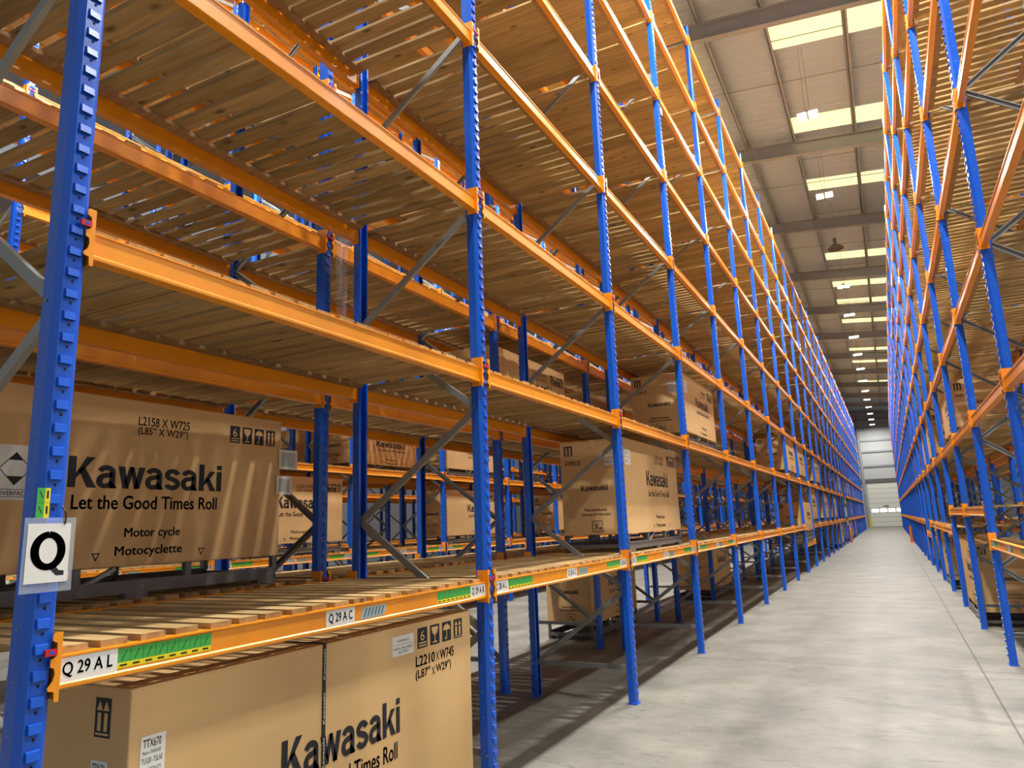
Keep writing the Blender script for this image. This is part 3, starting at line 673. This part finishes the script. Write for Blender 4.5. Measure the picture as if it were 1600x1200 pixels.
carton('dark carton on the floor just beyond the big strapped carton', GL, -1.52, 1, 1.75, 2.2 - 1.3, 0, 0.2, 1.0)
for bay, lvl, y, L, H, zb in ((7, 1, 19.75, 2.4, 0.9, B_), (8, 1, 22.55, 2.3, 0.92, B_), (10, 1, 28.2, 2.3, 0.9, B_), (15, 1, 42.2, 2.2, 0.9, B_), (9, 0, 25.45, 2.25, 1.05, A),
                           (18, 1, 50.6, 2.2, 0.9, B_), (19, 1, 53.4, 2.2, 0.9, B_), (21, 1, 59.0, 2.2, 0.9, B_), (19, 0, 53.4, 2.2, 1.0, A), (24, 0, 67.4, 2.2, 1.0, A), (13, 0, 36.6, 2.2, 1.0, A), (11, 0, 31.0, 2.2, 1.0, A)):
    carton('motorcycle carton on the %s deck of the left rack, %s bay from the near end' % (ORD[lvl], ORD[bay]), GL, -0.05, 1, y, L, zb, 0.17, H)
for bay, y in ((14, 39.35), (17, 47.8), (18, 50.6), (20, 56.2)):
    carton('motorcycle carton on the floor under the left rack, %s bay from the near end' % ORD[bay], GL, -0.03, 1, y, 2.2, 0, 0.2, 0.98)
carton('motorcycle carton raised on grey pallets in the low bay of the left rack', GL, -0.01, 1, 22.62, 2.3, 1.11, 0.1, 0.86)
for i, z in enumerate((0.864, 0.987)):
    b = MB()
    for x in (-0.06, -0.5, -0.94): b.box((x - 0.05, 22.7, z), (x + 0.05, 24.85, z + 0.02), zinc)
    for j in range(5):
        y = 22.7 + j * 0.5
        b.box((-0.99, y, z + 0.02), (-0.01, y + 0.1, z + 0.09), zinc)
    for j in range(12): b.box((-0.99, 22.7 + j * 0.18, z + 0.09), (-0.01, 22.84 + j * 0.18, z + 0.12), zinc)
    tag(b.build('pallet'), ('upper grey pallet under the raised carton in the low bay', 'lower grey pallet resting on the low beam of the left rack')[1 - i], 'pallet', 'grey pallets in the low bay')
carton('pale motorcycle carton across the next aisle, on its lowest deck, left of the dark posts', GF, -5.68, 1, 5.75, 2.3, A, 0.18, 1.0)
carton('motorcycle carton across the next aisle, lowest deck, behind the second aisle upright', GF, -5.68, 1, 11.25, 2.3, A, 0.16, 0.93)
carton('pale motorcycle carton across the next aisle on its second deck, behind the second aisle upright', GF, -5.68, 1, 11.3, 2.3, B_, 0.14, 0.66)
carton('brown carton across the next aisle on its second deck, beside the pale one', GF, -6.0, 1, 8.6, 2.1, B_, 0.12, 0.66)
carton('motorcycle carton across the next aisle, lowest deck, left of the bright third-upright carton', GF, -5.68, 1, 16.9, 2.3, A, 0.16, 0.93)
carton('brown carton in the row behind the far aisle, seen between the dark posts', GF, -7.2, 1, 8.6, 2.1, B_, 0.12, 0.7)
carton('motorcycle carton on the floor under the right rack, behind its fourth upright', GR, 3.36, -1, 11.5, 2.33, 0, 0.2, 0.98)
carton('motorcycle carton on the second deck of the right rack, above the floor carton', GR, 3.38, -1, 11.5, 2.25, B_, 0.16, 0.72)
carton('dark carton deep on the second deck of the right rack, beside the nearest uprights', GR, 4.85, -1, 8.7, 2.2, B_, 0.16, 0.66)
for bay, lvl, zb in ((5, 1, B_), (6, 1, B_), (9, 1, B_), (12, 1, B_), (14, 1, B_), (17, 1, B_)):
    carton('motorcycle carton on the %s deck of the right rack, %s bay' % (ORD[lvl], ORD[bay]), GR, 3.36, -1, 2.9 + bay * BAY + 0.3, 2.2, zb, 0.16, 0.9)
for bay in (5, 8, 11):
    carton('motorcycle carton on the floor under the right rack, %s bay' % ORD[bay], GR, 3.36, -1, 2.9 + bay * BAY + 0.3, 2.2, 0, 0.2, 0.95)

# ------------------------------------------------------------------ lamps
b = MB(); b.box((-0.02, -0.19, 0.0), (0.02, 0.19, 0.07), lamph); b.box((-0.25, -0.2, 0.035), (0.25, 0.2, 0.05), lamph); b.box((-0.06, -0.1, 0.05), (0.06, 0.1, 0.13), lamph)
LH = b.mesh('housing')
def panel(s):
    b = MB(); b.box((s * 0.13 - 0.1, -0.19, 0.012), (s * 0.13 + 0.1, 0.19, 0.034), lamph)
    b.quad([(s * 0.13 - 0.095, -0.185, 0.0115), (s * 0.13 - 0.095, 0.185, 0.0115), (s * 0.13 + 0.095, 0.185, 0.0115), (s * 0.13 + 0.095, -0.185, 0.0115)], lampm)
    return b.mesh('light_panel')
LP = [panel(-1), panel(1)]
lampm = mat('lamp_panel_dimmed', srgb(255, 255, 255), 0.4, emit=((1.0, 0.97, 0.93, 1), LAMP_STRENGTH * 0.5))  # distant panels dimmed only to hold down the far floor's brightness
LPF = [panel(-1), panel(1)]
def wire(x, zt):
    b = MB(); b.tube((x, 0, 0.1), (x, 0, zt), 0.006, zinc, 5); return b
def lamp(x, y, z, label, group):
    e = empty('high_bay_lamp', (x, y, z)); tag(e, label, 'ceiling lamp', group)
    link('housing', LH, e)
    for p in (LPF if y > 28 else LP): link('light_panel', p, e)
    for q in (-0.05, 0.05): wire(q, RZ(x) - z - 0.02).build('suspension_wire', e)
n = 0
for kk in range(1, 19):
    y = 16.8 + 5.25 * (kk - 4)
    if kk == 6: continue
    vis = kk >= 3
    lb = ('lit lamp hanging over the main aisle, %s of the visible line from the camera' % ORD[n]) if vis else 'lit lamp over the main aisle above the camera, out of the picture'
    if vis: n += 1
    lamp(1.69, y, 11.5, lb, 'lamps over the main aisle' if vis else 'lamps overhead outside the picture')
for kk in range(0, 12): lamp(-4.05, 1.5 + 6.0 * kk, 11.5, 'lit lamp over the aisle behind the left rack', 'lamps over the aisle behind the left rack')
for kk in range(0, 8): lamp(7.4, 4.0 + 6.5 * kk, 11.2, 'lit lamp over the aisle behind the right rack', 'lamps over the aisle behind the right rack')
for kk in range(0, 7): lamp(-9.65, 4.0 + 7.5 * kk, 11.5, 'lit lamp over the farthest aisle on the left', 'lamps over the farthest left aisle')
e = empty('round_lamp', (1.69, 16.8 + 5.25 * 2, 11.5)); tag(e, 'unlit round lamp with an open ring shade hanging over the main aisle', 'ceiling lamp')
b = MB(); sg = 20
for (r0, z0, r1, z1) in ((0.27, 0.0, 0.29, 0.03), (0.29, 0.03, 0.2, 0.12), (0.2, 0.12, 0.07, 0.2)):
    for i in range(sg):
        a0, a1 = 2 * PI * i / sg, 2 * PI * (i + 1) / sg
        b.quad([(r0 * math.cos(a0), r0 * math.sin(a0), z0), (r0 * math.cos(a1), r0 * math.sin(a1), z0), (r1 * math.cos(a1), r1 * math.sin(a1), z1), (r1 * math.cos(a0), r1 * math.sin(a0), z1)], darkgrey)
b.build('shade', e); b = MB(); b.tube((0, 0, 0.19), (0, 0, 0.42), 0.06, darkgrey, 10); b.build('ballast', e)
for q in (-0.05, 0.05): wire(q, RZ(1.69) - 11.52).build('suspension_wire', e)

# ------------------------------------------------------------------ small things
# Q card on the first upright
e = empty('aisle_card', (0.018, -0.025, 1.575)); tag(e, 'white laminated card with a big black letter Q tied to the nearest blue upright', 'sign')
b = MB(); b.box((0, -0.064, 0.0), (0.0015, 0.066, 0.178), white); b.build('card', e)
b = MB(); 
for q in ribbon(arc(0.5, 0.56, 0.36, 0.36, 90, 450, 36), 0.115, 0.075) + [[(0.52, 0.2), (0.64, 0.3), (0.82, 0.12), (0.97, 0.1), (0.97, 0.0), (0.76, 0.0)]]: put_poly(b, [(p[0] * 0.112, p[1] * 0.135) for p in q], (0.0019, -0.055, 0.02), (0, 1, 0), (0, 0, 1), black); b.build('letter', e)
b = MB(); b.box((-0.0012, -0.074, -0.028), (-0.0004, 0.082, 0.196), clear); b.build('plastic_sleeve', e)
b = MB(); pts = [(0.002, 0.046, 0.175), (0.003, 0.047, 0.195), (0.004, 0.043, 0.215), (-0.008, 0.036, 0.232)]
for p, q in zip(pts, pts[1:]): b.tube(p, q, 0.0022, blackp, 6)
b.build('cable_tie', e)
b = MB(); b.box((0, -0.058, 1.77), (0.0012, -0.034, 1.862), green); b.box((0, -0.034, 1.77), (0.0012, -0.018, 1.862), yellow)
for z in (1.785, 1.832): b.quad([(0.0016, -0.052, z + 0.02), (0.0016, -0.049, z + 0.02), (0.0016, -0.039, z), (0.0016, -0.042, z)], black); b.quad([(0.0016, -0.029, z - 0.002), (0.0016, -0.023, z - 0.002), (0.0016, -0.023, z + 0.022), (0.0016, -0.029, z + 0.022)], black)
b.quad([(0.0016, -0.058, 1.816), (0.0016, -0.018, 1.816), (0.0016, -0.018, 1.8168), (0.0016, -0.058, 1.8168)], black)
o = b.build('barcode_sticker', None, (0.0125, -0.01, 0)); tag(o, 'green and yellow sticker strip above the letter Q card', 'label')
# grey framed documents hanging off the shaded carton
for i, (y, z, w_, h, t) in enumerate(((2.475, 2.15, 0.175, 0.14, 'upper'), (2.455, 1.97, 0.145, 0.13, 'lower'))):
    b = MB(); b.box((-1.492, y - 0.043, z), (-1.489, y - 0.043 + w_, z + h), white); b.box((-1.4888, y - 0.025, z + 0.02), (-1.4882, y - 0.061 + w_, z + h - 0.02), greymesh)
    tag(b.build('document_pouch'), '%s grey framed document pouch at the end of the shaded carton' % t, 'document pouch', 'document pouches on the shaded carton')
b = MB(); pts = [(-1.30, 2.80, 0), (-1.28, 2.83, 0), (-1.31, 2.86, 0), (-1.29, 2.89, 0), (-1.30, 2.92, 0)]
for p, q in zip(pts, pts[1:]): b.quad([(p[0], p[1], 3.36), (q[0], q[1], 3.36), (q[0] + 0.01, q[1], 4.0), (p[0] - 0.01, p[1], 4.0)], clear)
tag(b.build('plastic_wrap'), 'strip of clear plastic wrap hanging between the dark rear posts', 'plastic wrap')
# hoop, signs, bollards down the aisle
b = MB(); pts = [(0.12, 46.0, 0.0), (0.12, 46.0, 0.55), (0.12, 46.1, 0.76), (0.12, 46.35, 0.82), (0.12, 46.6, 0.76), (0.12, 46.7, 0.55), (0.12, 46.7, 0.0)]
for p, q in zip(pts, pts[1:]): b.tube(p, q, 0.035, orng, 10)
tag(b.build('hoop_barrier'), 'orange hoop guard at the walk-through bay of the left rack', 'barrier')
for (y, z, w_, h, m_, nm, lb) in ((45.6, 2.2, 1.5, 0.34, green, 'exit_sign', 'pale green sign over the walk-through bay of the left rack'), (44.95, 1.5, 0.3, 0.55, white, 'notice', 'white notice on the post before the walk-through bay'), (45.9, 1.5, 0.5, 0.55, white, 'notice', 'white notice hanging inside the walk-through bay'), (46.0, 0.98, 0.45, 0.36, white, 'notice', 'small white notice lowest in the walk-through bay'), (47.2, 1.22, 0.32, 0.5, green, 'notice', 'green notice at the far side of the walk-through bay')):
    b = MB(); b.box((0.02, y, z), (0.032, y + w_, z + h), m_)
    if nm == 'exit_sign': b.box((0.0322, y + 0.15, z + 0.08), (0.0326, y + 1.3, z + 0.2), white)
    b.box((0.005, y + w_ / 2 - 0.02, z + h), (0.02, y + w_ / 2 + 0.02, z + h + 0.12), zinc); b.box((0.005, y + w_ / 2 - 0.02, z), (0.02, y + w_ / 2 + 0.02, z + h), zinc)
    tag(b.build(nm), lb, 'sign')
e = empty('bollard', (0.25, 91, 0)); tag(e, 'yellow guard post beside the end door', 'bollard')
b = MB(); b.box((-0.1, -0.1, 0), (0.12, 0.1, 1.15), yel); b.build('post', e); b = MB(); b.box((0.12, -0.03, 0.75), (0.125, 0.03, 0.95), blackp); b.build('mark', e)
b = MB(); b.tube((3.2, 44.7, 0.0), (3.2, 44.7, 0.85), 0.07, orng, 12); b.tube((3.2, 44.7, 0.85), (3.2, 44.7, 0.9), 0.05, orng, 12); b.box((3.08, 44.58, 0), (3.32, 44.82, 0.015), orng)
tag(b.build('bollard'), 'orange guard post at the foot of the right rack', 'bollard')
b = MB(); b.box((0.016, 8.36, 7.62), (0.02, 8.46, 7.72), white); b.box((0.0125, 8.385, 7.66), (0.0162, 8.40, 7.70), zinc)
tag(b.build('tag_card'), 'small white card high on the fourth aisle upright of the left rack', 'label')
